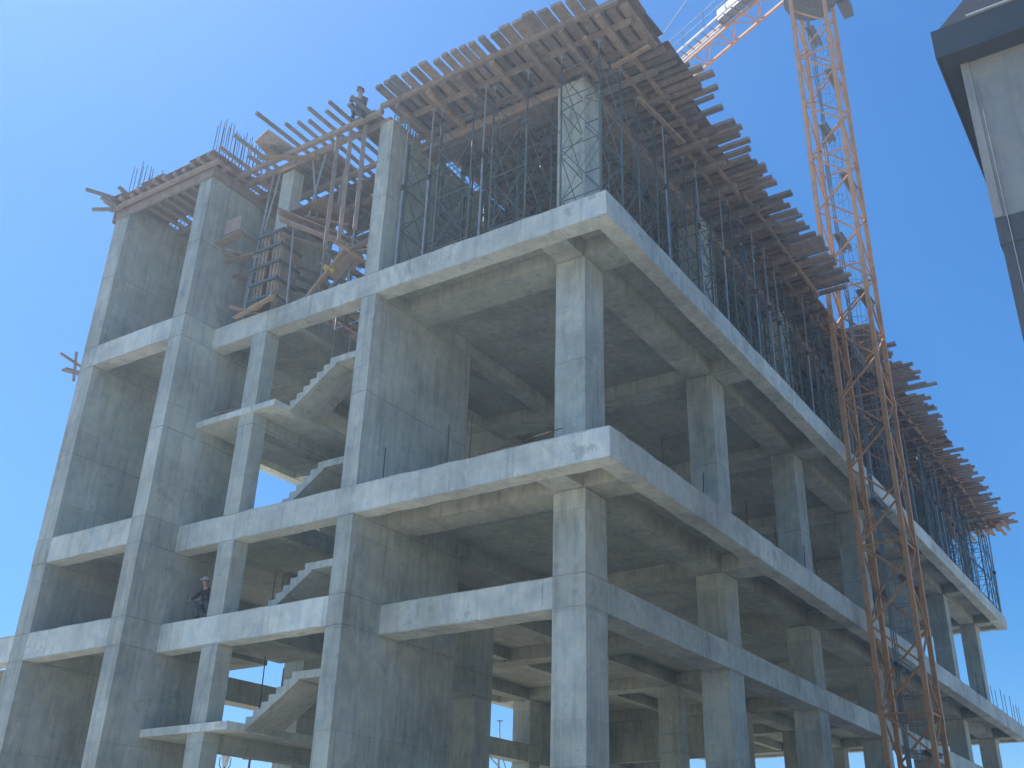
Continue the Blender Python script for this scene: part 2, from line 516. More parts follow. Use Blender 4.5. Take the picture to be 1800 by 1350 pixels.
single_bars([(x, EY+.14) for x in (1.7, 4.1, 7.2, 9.6, 12.1, 13.3, 20.2, 22.5)], L3t-.05, 12.1)
single_bars([(.1, 9.6), (1.4, 8.0), (-.5, 9.65), (2.2, 9.7)], 5.3, 7.2)
single_bars([(-.6, 9.65), (.3, 9.68)], L2t-.05, 9.7)
MB().tube((EX+.1, 2.3, 11.18), (EX-.03, -.2, 11.28), .014, 4).build('loose_bar', 'rebar', B)
for x in XS[4:]:
    for (w_, d_) in ((1.0, .9),):
        ring = [(x+.05+a*w_, .03+b_*d_) for a, b_ in [(i/5, 0) for i in range(6)]+[(1, j/4) for j in (1, 2, 3)]+[(1-i/5, 1) for i in range(6)]+[(0, 1-j/4) for j in (1, 2, 3)]]
        bars(ring, L4t-.05, 23.4, .02, .016, 'rebar_cage', [L4t+.25+.22*i for i in range(24)])
        ring2 = [(a, b_+9.1) for a, b_ in ring]
        bars(ring2, L4t-.05, 23.4, .02, .016, 'rebar_cage', [L4t+.3+.3*i for i in range(17)])

# ------------------------------------------------------------------ formwork decks on top
def board(deck, x0, x1, y0, y1, z0, z1, name, mat, tilt=.012):
    mb = MB(); mb.box(x0, x1, y0, y1, z0, z1)
    t = [random.uniform(-tilt, tilt) for _ in range(4)]
    ax = 0 if x1-x0 > y1-y0 else 1
    lo = (x0, y0)[ax]; ln = (x1-x0, y1-y0)[ax]
    mb.v = [(v[0]+(t[0] if ax else 0)*(v[1]-lo), v[1]+(0 if ax else t[0])*(v[0]-lo), v[2]+t[1]*((v[ax]-lo)/ln-.5)*1.2) for v in mb.v]
    return mb.build(name, mat, deck)
ZJ0, ZJ1 = 23.74, 23.86
def deck_right(xa, xb, label, cut=None, longer=None):
    d = thing('formwork_deck', label, 'formwork', (xa, 0, ZJ0), 'timber formwork decks over the top storey')
    x = xa+.08
    while x < xb-.1:
        wd = random.choice((.12, .18, .2, .22, .26))
        ya = -2.85+random.gauss(0, .14)+random.choice((0, 0, 0, .25, -.2))
        if random.random() < .08: ya += .7
        if longer and longer[0] < x < longer[1]: ya -= .42
        if cut and cut[0] < x < cut[1]: ya = -1.55+random.uniform(-.1, .1)
        board(d, x, x+wd, ya, 5.9, ZJ0, ZJ1, 'joist', random.choice(('timber', 'timber', 'grey_timber')), .010)
        x += wd+random.choice((.06, .12, .15, .18, .22))
    for y in (-1.75, -1.1, .15, 1.45, 2.8, 4.2, 5.5):
        y_ = y+random.uniform(-.1, .1)
        if cut and y < -1.6:
            board(d, xa, cut[0]-.05, y_, y_+.11, 23.57, 23.73, 'bearer', 'timber', .006)
            board(d, cut[1]+.05, xb, y_, y_+.11, 23.57, 23.73, 'bearer', 'timber', .006)
        else:
            bx = xa-.15
            while bx < xb-.3:
                be = min(bx+random.uniform(2.4, 3.6), xb+.1); o_ = random.choice((0, .13))
                board(d, bx, be, y_+o_, y_+o_+random.choice((.09, .11, .12)), 23.57, 23.73, 'bearer', random.choice(('fresh', 'timber', 'timber', 'grey_timber')), .02)
                bx = be-random.uniform(.1, .35)
    x = xa+.5
    while x < xb-.2:
        ya = -1.9+random.uniform(-.15, .3)
        if cut and cut[0]-.3 < x < cut[1]: ya = -1.5
        board(d, x, x+.16, ya, 6.0, 23.40, 23.56, 'cross_bearer', random.choice(('timber', 'grey_timber')), .02)
        x += 1.28+random.uniform(-.12, .12)
    # sheets
    x = xa
    k = 0
    while x < xb-.05:
        x1 = min(x+1.25, xb)
        e = -1.95+random.choice((0, 0, .1, -.25, -.7, .25))
        if cut and cut[0]-1.2 < x < cut[1]: e = -1.5
        board(d, x+.008, x1-.008, e, 6.2, 23.865+.0*k, 23.883, 'plywood_sheet', 'ply', .001)
        x = x1; k += 1
    # side board of the slab edge and beam box along the column line
    x = xa+.1
    while x < xb-1:
        if not (cut and cut[0]-2 < x < cut[1]) and random.random() < .55:
            board(d, x, x+random.uniform(1., 1.9), -2.0+random.uniform(-.1, .2), -1.8, 23.885, 24.05+random.uniform(0, .1), 'edge_board', 'ply', .02)
        x += 2
    board(d, xa, xb, .08, .86, 23.2, 23.235, 'beam_box_base', 'timber', .002)
    board(d, xa, xb, .04, .075, 23.2, 23.56, 'beam_box_side', 'timber', .002)
    return d
secs = [(0.35, 8.3, 'weathered timber formwork deck from the corner column to the second column'),
        (8.35, 16.05, 'timber formwork deck with ragged joist ends between second and third columns'),
        (16.1, 23.9, 'timber formwork deck notched around the orange crane mast'),
        (23.95, 31.9, 'timber formwork deck section just beyond the orange crane mast'),
        (31.95, 39.85, 'second timber formwork deck section beyond the orange crane mast'),
        (39.9, 50.9, 'timber formwork deck at the far right end of the building')]
D = []
for i, (a, b_, lb) in enumerate(secs):
    D.append(deck_right(a, b_, lb, (16.4, 19.6) if i == 2 else None, (12.2, 16.4) if i == 1 else ((23.9, 27.2) if i == 3 else None)))
# irregular boards at the far right end
for k in range(9):
    y = -2.6+k*.33
    board(D[-1], 49.0, 51.2+random.uniform(-.2, .8), y, y+.2, 23.62+.0*k-.2*(k % 2), 23.70-.2*(k % 2), 'board', 'fresh', .05)
# corner deck: joists run the other way
d = thing('formwork_deck', 'timber formwork deck over the near corner with joist ends facing left', 'formwork', (0, 0, ZJ0), 'timber formwork decks over the top storey')
y = -2.35
while y < 6.1:
    wide = y < 1
    wd = random.choice((.28, .34)) if wide else random.choice((.2, .22, .26))
    xa = -2.62+random.gauss(0, .07)
    if y < -1.9: xa = -1.6
    board(d, xa, .3, y, y+wd, ZJ0, ZJ1, 'joist', random.choice(('timber', 'grey_timber')), .010)
    y += wd+random.uniform(.1, .2)*(.6 if wide else 1)
for x in (-2.0, -1.15, -.2):
    board(d, x, x+.12, -2.2, 6.3, 23.57, 23.73, 'bearer', 'timber', .006)
y = -1.6
while y < 6:
    board(d, -1.9, .3, y, y+.15, 23.40, 23.56, 'cross_bearer', random.choice(('timber', 'fresh', 'grey_timber')), .02)
    y += 1.2
for y in (-2.45, -1.2, .05, 1.3, 2.55, 3.8, 5.05):
    board(d, -1.75+random.uniform(-.15, .1), .33, y+.008, y+1.24, 23.865, 23.883, 'plywood_sheet', 'ply', .001)
board(d, -1.9, -.9, -2.62, -2.0, 23.90, 23.93, 'edge_sheet', 'ply', .05)
board(d, -.95, .15, -2.55, -1.9, 23.94, 23.97, 'edge_sheet', 'ply', .05)
for p, q in (((-1.5, -.88, 23.33), (-.1, -.84, 23.35)), ((-.05, -1.0, 23.3), (-.2, -2.3, 23.36)), ((1.3, -1.15, 23.1), (4.1, -1.35, 23.25))):
    MB().bar(p, q, .12, .1).build('loose_board', 'fresh', d)
board(d, .08, .95, .95, 6.2, 23.2, 23.235, 'beam_box_base', 'timber', .002)
board(d, .04, .075, .95, 6.2, 23.2, 23.56, 'beam_box_side', 'timber', .002)
# big plain sheets over the depth of the building
d = thing('formwork_deck', 'dark plywood formwork deck over the deep middle of the building', 'formwork', (3.3, 6.2, 23.86), 'timber formwork decks over the top storey')
x = 3.4
while x < 50:
    for y in (6.25, 9.4, 12.6, 15.8):
        if x < 5 and y > 12: continue
        board(d, x, x+2.45, y, y+3.1, 23.865, 23.885, 'plywood_sheet', 'ply', .0005)
    x += 2.5
for y in (7.0, 8.6, 10.2, 11.8, 13.4, 15, 16.6, 18.2):
    board(d, 3.5, 50, y, y+.12, 23.5, 23.7, 'bearer', 'timber', .003)
# stair-bay deck: open joists
d = thing('formwork_deck', 'open timber joists without sheeting above the stair bay', 'formwork', (-1, 9, ZJ0), 'timber formwork decks over the top storey')
ys = [7.0, 7.35, 7.8, 8.15, 8.55, 8.95, 9.35, 9.75, 10.15, 10.6, 11.0, 11.6, 12.0, 12.5]
xs = [-2.6, -2.35, -2.75, -2.5, -2.9, -2.45, -2.55, -2.7, -3.6, -2.2, -2.15, -3.2, -2.2, -3.0]
for y, x in zip(ys, xs):
    MB().bar((x, y, ZJ1+.04+random.uniform(0, .05)), (3.2, y+random.uniform(-.12, .12), ZJ1), .10, .10).build('joist', 'grey_timber', d)
for x in (-1.75, -1.3, .2, 1.6, 2.9):
    MB().bar((x, 6.4, 23.66), (x+random.uniform(-.05, .05), 13.1, 23.62), .13, .16).build('bearer', 'timber', d)
MB().box(-1.7, .6, 6.8, 7.9, 23.93, 23.95).build('plywood_sheet', 'ply', d)
MB().box(-.9, .7, 9.4, 12.9, 23.93, 23.95).build('plywood_sheet', 'ply', d)
MB().box(.9, 3.2, 7.6, 12.2, 23.93, 23.95).build('plywood_sheet', 'ply', d)
MB().bar((-2.3, 11.3, 23.45), (-1.2, 9.6, 23.5), .2, .05).build('loose_board', 'fresh', d)
MB().poly([(-2.5, 11.35, 24.02), (-1.5, 11.5, 23.95), (-1.5, 10.4, 23.98), (-2.35, 11.0, 24.5),
           (-2.5, 11.39, 24.02), (-1.5, 11.54, 23.95), (-1.5, 10.44, 23.98), (-2.35, 11.04, 24.5)],
          [(0, 1, 2, 3), (7, 6, 5, 4), (0, 4, 5, 1), (1, 5, 6, 2), (2, 6, 7, 3), (3, 7, 4, 0)]).build('plywood_offcut', 'fresh', d)
# left deck
d = thing('formwork_deck', 'timber formwork deck with plywood top over the far left bay', 'formwork', (-1, 15, 23.6), 'timber formwork decks over the top storey')
y = 12.75
while y < 18.1:
    board(d, -3.05+random.uniform(-.12, .1), 3.0, y, y+.16, 23.58, 23.70, 'joist', 'timber', .01)
    y += .46
for x in (-2.9, -2.45, -.6, 1.2):
    board(d, x, x+.12, 12.6, 17.3 if x > -2.6 else 18.2, 23.42, 23.57, 'bearer', 'timber', .01)
for i, y in enumerate((12.55, 13.8, 15.05, 16.3, 17.1)):
    board(d, -3.15+.1*(i % 2), -1.0, y+.01, y+1.23, 23.71+.002*i, 23.73+.002*i, 'plywood_sheet', 'ply', .002)
    if i != 2: board(d, -.55, 2.9, y+.01, y+1.1, 23.71+.002*i, 23.73+.002*i, 'plywood_sheet', 'ply', .002)
board(d, -2.72, -2.66, 12.95, 18.25, 23.1, 23.56, 'edge_board', 'timber', .01)
board(d, -2.72, .6, 12.97, 13.03, 23.15, 23.56, 'edge_board', 'timber', .01)
board(d, -2.7, .3, 18.12, 18.16, 23.0, 23.6, 'edge_board', 'ply', .01)
for p, q in (((-3.9, 18.3, 23.8), (-2.4, 17.4, 23.72)), ((-3.5, 17.9, 23.55), (-2.2, 17.7, 23.5)), ((-3.3, 18.6, 23.4), (-2.6, 17.6, 23.5)), ((-3.3, 17.3, 23.9), (-2.2, 17.5, 23.86))):
    MB().bar(p, q, .14, .08).build('loose_board', 'grey_timber', d)

# ------------------------------------------------------------------ scaffold towers
def tower_proto(loc, label, h=5.55, a=1.25):
    t = thing('scaffold_tower', label, 'scaffolding', (0, 0, 0), 'green steel shoring towers in the top storey')
    cs = [(0, 0), (a, 0), (a, a), (0, a)]
    for x, y in cs:
        p = MB().tube((x, y, .12), (x, y, h-.35), .031, 7)
        for z in (.12, 1.75, 3.4): p.tube((x, y, z), (x, y, z+.10), .034, 7)
        p = p.build('post', 'scaf', t, True)
        MB().tube((x, y, h-.35), (x, y, h-.02), .016, 6).bar((x-.08, y, h-.012), (x+.08, y, h-.012), .14, .02).build('screw_jack', 'galv', p)
        MB().tube((x, y, .0), (x, y, .14), .016, 6).bar((x-.07, y, .008), (x+.07, y, .008), .14, .016).build('base_plate', 'galv', p)
    for i in range(4):
        (xa, ya), (xb, yb) = cs[i], cs[(i+1) % 4]
        mb = MB()
        if i % 2 == 0:
            for z in (.35, 1.85, 3.45, 4.85): mb.tube((xa, ya, z), (xb, yb, z), .016, 5)
            for z, z2 in ((.35, 1.85), (1.85, 3.45), (3.45, 4.85)): mb.tube((xa, ya, z), (xb, yb, z2), .015, 4); mb.tube((xb, yb, z), (xa, ya, z2), .015, 4)
        else:
            for z in (.3, 2.1, 3.9, 4.95): mb.tube((xa, ya, z), (xb, yb, z), .018, 5)
            for z in (.3, 2.1): mb.tube((xa, ya, z), (xb, yb, z+1.8), .015, 4); mb.tube((xb, yb, z), (xa, ya, z+1.8), .015, 4)
            mb.tube((xa, ya, 3.9), (xb, yb, 4.95), .015, 4)
        mb.build('brace_frame', 'scaf', t)
    MB().tube((a, 0, .5), (a+1.15, 0, 2.3), .015, 4).build('cross_tie', 'scaf', t)
    MB().tube((a+1.1, 0, 2.4), (a, 0, 4.4), .015, 4).build('cross_tie', 'scaf', t)
    MB().tube((0, a, 2.6), (0, a+.9, 4.5), .015, 4).build('cross_tie', 'scaf', t)
    t.location = loc
    return t
T0 = tower_proto((-1.18, -1.18, L4t), 'green scaffold tower standing in front of the corner column on the slab edge')
spots = []
nx = 0
x = 1.55
while x < 49.5:
    near = min(abs(x+.6-c-.5) for c in XS)
    spots.append((x, -.95 if near > 1.25 else -1.2, 'front', nx)); nx += 1
    x += 2.05
x = 1.6; k = 0
while x < 49:
    spots.append((x+.2, 1.45, 'second', k)); k += 1
    x += 2.3
x = 2.6; k = 0
while x < 48:
    spots.append((x, 4.2, 'third', k)); k += 1
    x += 3.0
for x, y, row, i in spots:
    if row == 'front' and y < -1.1: yy = -1.32
    else: yy = y
    copy_tree(T0, (x, yy, L4t), '%s green scaffold tower from the corner column, in the %s row along the right side' % (ORD[i] if i < 26 else 'last', row), random.uniform(-.04, .04))
for (x, y, lb) in ((-1.15, 1.25, 'green scaffold tower just left of the corner column, on the left slab edge'),
                   (-1.15, 3.2, 'green scaffold tower midway between the corner column and the tall wall, on the slab edge'),
                   (-.55, 4.9, 'green scaffold tower standing close against the side of the tall wall'),
                   (.95, 2.9, 'green scaffold tower behind the slab edge towers of the corner bay'),
                   (1.1, 4.85, 'green scaffold tower deep in the corner bay beside the tall wall'),
                   (.6, 8.0, 'green scaffold tower inside the stair bay beneath the open joists'),
                   (-.9, 14.6, 'dim scaffold tower in the far left bay of the top storey'),
                   (.9, 15.6, 'dim scaffold tower deep in the far left bay of the top storey')):
    copy_tree(T0, (x, y, L4t), lb, random.uniform(-.06, .06))

# ------------------------------------------------------------------ single steel props
def prop_proto():
    t = thing('steel_prop', 'p', 'prop', (0, 0, 0), 'galvanised steel props under the formwork')
    MB().tube((0, 0, .01), (0, 0, 3.0), .034, 8).bar((-.08, 0, .006), (.08, 0, .006), .16, .012).build('outer_tube', 'galv', t, False)
    MB().tube((0, 0, 3.0), (0, 0, 5.58), .024, 7).bar((-.08, 0, 5.59), (.08, 0, 5.59), .16, .012).build('inner_tube', 'galv', t, False)
    MB().tube((0, 0, 2.86), (0, 0, 3.06), .05, 8).tube((-.1, 0, 2.98), (.1, 0, 2.98), .012, 5).build('collar', 'rebar', t)
    return t
P0 = prop_proto()
P0.location = (-1.2, 2.75, L4t); P0['label'] = 'pale steel prop on the slab edge, nearest left of the corner column'
copy_tree(P0, (-1.2, 4.75, L4t), 'pale steel prop on the slab edge, midway to the tall wall')
copy_tree(P0, (-1.2, 5.75, L4t), 'pale steel prop beside the tall wall on the left slab edge')
k = 0
x = 2.9
while x < 49.8:
    q = copy_tree(P0, (x, -1.28+random.uniform(0, .12), L4t), '%s pale steel prop from the near corner along the right slab edge' % ORD[min(k, 25)])
    q.rotation_euler = (random.uniform(-.012, .012), random.uniform(-.012, .012), random.uniform(0, 3))
    k += 1; x += random.choice((1.3, 1.9, 2.4, 2.8))
k = 0
x = 3.2
while x < 49:
    q = copy_tree(P0, (x, random.choice((.95, 3.1, 3.6)), L4t), '%s steel prop from the near end, behind the front row of scaffold towers' % ORD[min(k, 25)])
    k += 1; x += random.choice((1.7, 2.2, 2.6))
q = copy_tree(P0, (50.1, -1.3, L4t), 'thick leaning steel prop standing alone at the far right slab corner')
q.scale = (1.8, 1.8, .95); q.rotation_euler = (.03, -.05, 0)
for y_ in (7.4, 9.6, 11.6): copy_tree(P0, (2.2, y_, L4t), 'steel prop deep in the stair bay below the open joists, %s from the tall wall' % {7.4: 'first', 9.6: 'second', 11.6: 'third'}[y_])
for x_, y_, lb in ((4.2, 7.4, 'dim scaffold tower behind the tall wall, nearest to it'), (4.4, 10.2, 'dim scaffold tower behind the stair bay'), (6.6, 8.6, 'dim scaffold tower in the middle of the top storey behind the tall wall'), (4.2, 14.6, 'dim scaffold tower at the back, behind the far left bay'), (7.0, 12.6, 'dim scaffold tower at the back of the top storey')):
    copy_tree(T0, (x_, y_, L4t), lb, .05)
# short props on the stairs of the storey below
q0 = thing('short_steel_prop', 'pale steel prop on the upper stair flight, lowest of the row', 'prop', (0, 0, 0), 'short steel props standing on the upper stair flight')
MB().tube((0, 0, .0), (0, 0, 1.5), .03, 7).build('outer_tube', 'galv', q0)
MB().tube((0, 0, 1.5), (0, 0, 2.6), .02, 6).build('inner_tube', 'galv', q0)
q0.location = (.1, 9.2, 14.85)
for i, (y, z) in enumerate(((8.5, 15.35), (7.7, 15.75), (7.3, 15.75), (7.0, 15.75))):
    copy_tree(q0, (.1+.15*i, y, z), 'pale steel prop on the upper stair flight, %s from the lowest' % ORD[i+1]).scale = (1, 1, .82)
# long timber props hanging from the stair-bay deck
tp = None
for i, (y, zb, lb) in enumerate(((8.28, 19.0, 'left and longest of three timber posts hanging under the open joists'), (7.72, 19.15, 'middle of three timber posts hanging under the open joists'), (7.12, 19.35, 'right of three timber posts hanging beside the tall wall'))):
    o = MB().bar((-1.75, y-.1, zb), (-1.6, y+.12, 23.6), .12, .12).build('timber_post', 'fresh')
    tag(o, lb, 'timber post', 'timber posts hanging in the stair bay')
for o_ in [x for x in bpy.data.objects if x.name.startswith('timber_post')]: o_.data.materials[0] = M['timber']

# ------------------------------------------------------------------ column form, platform, leaning panel in the stair bay
t = thing('column_formwork', 'boarded column formwork with dark yokes standing in the stair bay', 'formwork', (-1.1, 10.9, L4t))
for i, y in enumerate((10.42, 11.02)):
    MB().box(-1.52, -1.46, y, y+.36, L4t+.25, 20.7).build('board_panel', 'fresh', t)
MB().box(-1.46, -.75, 10.36, 10.42, L4t+.1, 20.9).build('board_panel', 'timber', t)
MB().box(-1.46, -.75, 11.4, 11.46, L4t+.1, 20.9).build('board_panel', 'timber', t)
for y in (10.50, 10.66, 11.1, 11.27):
    MB().box(-1.57, -1.522, y, y+.06, L4t+.3, 20.75).build('stud', 'timber', t)
for z in (18.15, 18.75, 19.4, 20.05, 20.6):
    mb = MB().box(-1.65, -1.575, 10.28, 11.52, z, z+.08).box(-1.63, -.7, 10.28, 10.355, z-.02, z+.06)
    mb.build('yoke', 'scaf', t)
for p, q in (((-1.8, 10.1, 17.92), (-1.5, 12.1, 17.87)), ((-1.95, 11.9, 18.02), (-1.0, 11.2, 17.9)), ((-1.7, 10.2, 18.1), (-1.2, 11.9, 17.98)), ((-1.6, 10.5, 18.28), (-1.1, 10.1, 18.1))):
    MB().bar(p, q, .14, .06).build('footing_board', 'fresh', t)
MB().box(-1.25, -.8, 10.65, 11.2, 20.9, 23.4).build('concrete_core', 'con', t)
for p, q in (((-1.35, 11.9, L4t), (-1.3, 11.6, 23.5)), ((-1.3, 11.6, 21.2), (-1.25, 11.35, 23.5)), ((-1.4, 9.9, L4t), (-1.4, 10.1, 20.8)), ((-1.3, 9.6, 21.0), (-1.2, 9.3, 23.6)), ((-1.1, 9.4, 21.0), (-1.2, 9.9, 23.6))):
    MB().tube(p, q, .035, 6).build('stay', 'galv', t)
t = thing('work_platform', 'rough timber work platform around the column formwork in the stair bay', 'platform', (-1.3, 10.5, 20.9))
pl = [((-1.9, 13.2, 20.75), (-1.9, 12.0, 20.9), .28, .05, 'fresh'), ((-1.5, 13.1, 20.3), (-1.0, 10.6, 20.5), .2, .05, 'timber'), ((-1.8, 12.8, 20.55), (-.4, 12.2, 20.6), .16, .08, 'timber'),
      ((-1.9, 12.1, 20.95), (-.3, 11.9, 20.75), .14, .08, 'grey_timber'), ((-1.95, 10.3, 21.1), (-.1, 8.1, 20.0), .42, .05, 'timber'), ((-1.95, 10.2, 20.75), (-.2, 7.6, 19.5), .24, .06, 'timber'),
      ((-1.2, 9.9, 21.2), (-.2, 8.9, 21.1), .12, .1, 'fresh'), ((-1.6, 10.4, 20.45), (.3, 7.9, 19.4), .2, .05, 'grey_timber'), ((-1.5, 9.6, 20.6), (-.6, 9.4, 20.6), .14, .07, 'timber'),
      ((-1.3, 8.9, 20.1), (-.2, 8.6, 20.3), .14, .07, 'timber'), ((-1.2, 8.2, 19.6), (-.1, 8.0, 19.8), .14, .07, 'timber'), ((-.9, 7.2, 19.3), (.4, 8.6, 20.6), .1, .08, 'grey_timber'),
      ((-1.1, 6.9, 18.95), (-.6, 8.4, 19.6), .16, .05, 'grey_timber'), ((-1.3, 11.9, 20.2), (-1.3, 10.3, 20.1), .1, .1, 'timber')]
for p, q, a, b_, mt in pl: MB().bar(p, q, a, b_).build('board', mt, t)
for i_, (y_, x_) in enumerate(((7.6, .3), (8.4, .6), (9.5, -.3), (11.9, -.5), (12.5, .2))):
    MB().bar((x_, y_, 20.0+.1*i_), (x_+.1, y_-.15, 23.55), .1, .1).build('upright', 'timber' if i_ % 2 else 'grey_timber', t)
for i_ in range(6):
    MB().bar((-1.2+.1*i_, 12.9-.9*i_, 19.9-.12*i_), (.9, 12.4-.9*i_, 20.0-.1*i_), .22, .05).build('board', ('timber', 'grey_timber')[i_ % 2], t)
MB().box(-2.0, -1.96, 12.0, 12.75, 21.0, 21.55).build('guard_board', 'timber', t)
MB().box(-1.6, -.2, 8.6, 10.2, 21.25, 21.28).build('deck_sheet', 'ply', t)
for y in (12.6, 9.2, 8.0):
    MB().tube((-.8, y, L4t), (-.8, y, 20.3), .03, 6).build('leg', 'galv', t)
t = thing('leaning_panel', 'timber formwork panel with a yellow clamp leaning on the slab edge by the tall wall', 'formwork', (-1.2, 8.6, L4t))
MB().bar((-1.25, 9.25, L4t+.03), (-1.2, 7.75, 19.35), .14, .1).build('rail', 'fresh', t)
MB().bar((-.9, 9.0, L4t+.03), (-.8, 7.5, 19.3), .12, .1).build('rail', 'grey_timber', t)
MB().bar((-.95, 8.45, 18.45), (-.9, 7.6, 19.2), .5, .04, (.5, .5, .7)).build('panel', 'ply', t)
MB().bar((-1.6, 8.0, 19.35), (-.6, 7.5, 18.95), .1, .08).build('cross_piece', 'fresh', t)
MB().bar((-1.35, 8.55, 18.75), (-1.1, 8.35, 18.6), .2, .08).build('clamp', 'yellow', t)
MB().bar((-1.2, 8.1, 19.1), (-1.0, 6.8, 19.45), .14, .1).build('rail', 'grey_timber', t)
# boards sticking out behind the left end wall
t = thing('board_bundle', 'small bundle of boards sticking out behind the far left end wall', 'boards', (-2.6, 18.2, 17.2))
for p, q, a in (((-3.3, 18.3, 17.45), (-2.2, 18.25, 17.25), .09), ((-2.75, 18.3, 17.75), (-2.6, 18.3, 16.7), .08), ((-3.0, 18.35, 17.0), (-1.9, 18.3, 17.15), .28), ((-2.5, 18.2, 17.65), (-2.2, 18.15, 17.6), .07)):
    MB().bar(p, q, a, .06).build('board', 'grey_timber', t)
t = thing('board_pile', 'two thin boards lying on the stair landing beside its column', 'boards', (-1.3, 11.2, 14.46))
MB().bar((-1.5, 12.2, 14.52), (-1.1, 10.4, 14.58), .1, .04).build('board', 'grey_timber', t)
MB().bar((-1.1, 12.3, 14.50), (-1.35, 11.4, 14.50), .1, .04).build('board', 'fresh', t)
# T-shaped timber prop seen through the lowest stair opening

# ------------------------------------------------------------------ tower crane
CX, CY, MW = 17.0, -3.5, 1.6
C0 = thing('tower_crane', 'tall orange lattice tower crane standing at the right side of the building', 'crane', (CX+MW/2, CY+MW/2, G))
cs = [(CX, CY), (CX+MW, CY), (CX+MW, CY+MW), (CX, CY+MW)]
CT = 41.0
for x, y in cs:
    mb = MB().bar((x, y, G), (x, y, CT), .17, .17, (0, 1, 0))
    z = 1.0
    while z < CT:
        mb.bar((x, y, z), (x, y, z+.35), .20, .20, (0, 1, 0)); z += 6.0
    mb.build('mast_leg', 'crane', C0)
for i in range(4):
    (xa, ya), (xb, yb) = cs[i], cs[(i+1) % 4]
    mb = MB(); z = G+.2; k = i % 2
    while z < CT-1.6:
        a, b_ = ((xa, ya), (xb, yb)) if k % 2 == 0 else ((xb, yb), (xa, ya))
        mb.tube((a[0], a[1], z), (b_[0], b_[1], z+1.5), .045, 6)
        k += 1; z += 1.5
    z = 1.2
    while z < CT:
        mb.tube((xa, ya, z), (xb, yb, z), .04, 6); z += 6.0
    mb.build('mast_bracing', 'crane', C0)
# ladder with hoops, platforms
z = 3.0; lad = MB(); side = 0
while z < CT-1:
    x0 = CX+.45+.35*side; y0 = CY+1.05
    x1 = x0
    lad.tube((x0, y0, z), (x0, y0, z+6), .025, 5); lad.tube((x0+.38, y0, z), (x0+.38, y0, z+6), .025, 5)
    zz = z+.3
    while zz < z+6: lad.tube((x0, y0, zz), (x0+.38, y0, zz), .014, 4); zz += .3
    zz = z+1.2
    while zz < z+6:
        pts = [(x0+.19+.38*math.cos(a), y0-.05-.62*math.sin(a)) for a in [math.pi*j/6 for j in range(7)]]
        for a, b_ in zip(pts, pts[1:]): lad.tube((*a, zz), (*b_, zz), .014, 4)
        zz += .9
    for j in (1, 3, 5):
        a = math.pi*j/6; px, py = x0+.19+.38*math.cos(a), y0-.05-.62*math.sin(a)
        lad.tube((px, py, z+1.2), (px, py, z+5.8), .010, 4)
    side = 1-side
    z += 6
lad.build('ladder', 'crgrey', C0)
z = 3.0; k = 0
while z < CT:
    mb = MB()
    ya = CY+.08 if k % 2 else CY+.7
    mb.box(CX+.1, CX+MW-.1, ya, ya+.42, z-.05, z, 0)
    mb.bar((CX+.05, ya+.1, z-.1), (CX+MW-.05, ya+.1, z-.1), .08, .1)
    mb.bar((CX+.05, ya+.35, z-.1), (CX+MW-.05, ya+.35, z-.1), .08, .1)
    mb.build('mast_platform', 'crgrey', C0)
    z += 3; k += 1
cz = G; cp = Vector((CX+.45, CY+.95, 0))
mb = MB()
while cz < CT-2:
    q_ = Vector((CX+.45+random.uniform(-.06, .06), CY+.95+random.uniform(-.08, .08), 0))
    for o_ in ((0, 0), (.09, .03), (.03, .10)): mb.tube((cp.x+o_[0], cp.y+o_[1], cz), (q_.x+o_[0], q_.y+o_[1], cz+1.5), .026, 5)
    cp = q_; cz += 1.5
mb.build('power_cable', 'crgrey', C0)
cxm, cym = CX+MW/2, CY+MW/2
MB().tube((cxm, cym, CT), (cxm, cym, CT+.35), 1.12, 20, 1.25).tube((cxm, cym, CT+.35), (cxm, cym, CT+.95), 1.35, 20, 1.35).build('slewing_ring', 'olive', C0)
mb = MB().box(cxm-1.45, cxm+1.5, cym-1.3, cym+1.35, CT+.95, CT+1.2)
mb.box(cxm+.9, cxm+2.1, cym-1.5, cym-1.0, CT+.3, CT+.9)
mb.build('slewing_platform', 'olive', C0)
JD = Vector((.386, .922, 0)).normalized(); JP = Vector((-.922, .386, 0)).normalized()
def jp(a, p, z): v = Vector((17.8, -1.41, 0))+JD*a+JP*p; return (v.x, v.y, z)
ZC = 42.0
JE = 15
for p in (0, 1.1):
    MB().bar(jp(-2, p, ZC), jp(JE, p, ZC), .13, .13).build('counter_jib_chord', 'crane', C0)
MB().bar(jp(-2, .55, ZC+1.2), jp(JE, .55, ZC+1.2), .13, .13).build('counter_jib_chord', 'crane', C0)
mb = MB(); a = -2
while a < JE-.9:
    mb.tube(jp(a, 0, ZC), jp(a+.95, 1.1, ZC), .032, 5); mb.tube(jp(a+.95, 1.1, ZC), jp(a+1.9, 0, ZC), .032, 5)
    mb.tube(jp(a, 0, ZC), jp(a, 1.1, ZC), .03, 5)
    mb.tube(jp(a, 0, ZC), jp(a+.95, .55, ZC+1.2), .03, 5); mb.tube(jp(a+.95, .55, ZC+1.2), jp(a+1.9, 0, ZC), .03, 5)
    mb.tube(jp(a, 1.1, ZC), jp(a+.95, .55, ZC+1.2), .03, 5); mb.tube(jp(a+.95, .55, ZC+1.2), jp(a+1.9, 1.1, ZC), .03, 5)
    a += 1.9
mb.build('counter_jib_lattice', 'crane', C0)
MB().bar(jp(3.4, 1.3, ZC+.02), jp(JE, 1.3, ZC+.02), .07, .10).bar(jp(-1.5, 1.95, ZC+.02), jp(JE, 1.95, ZC+.02), .08, .12).build('walkway_edge', 'white', C0)
mb = MB()
a = -1.3
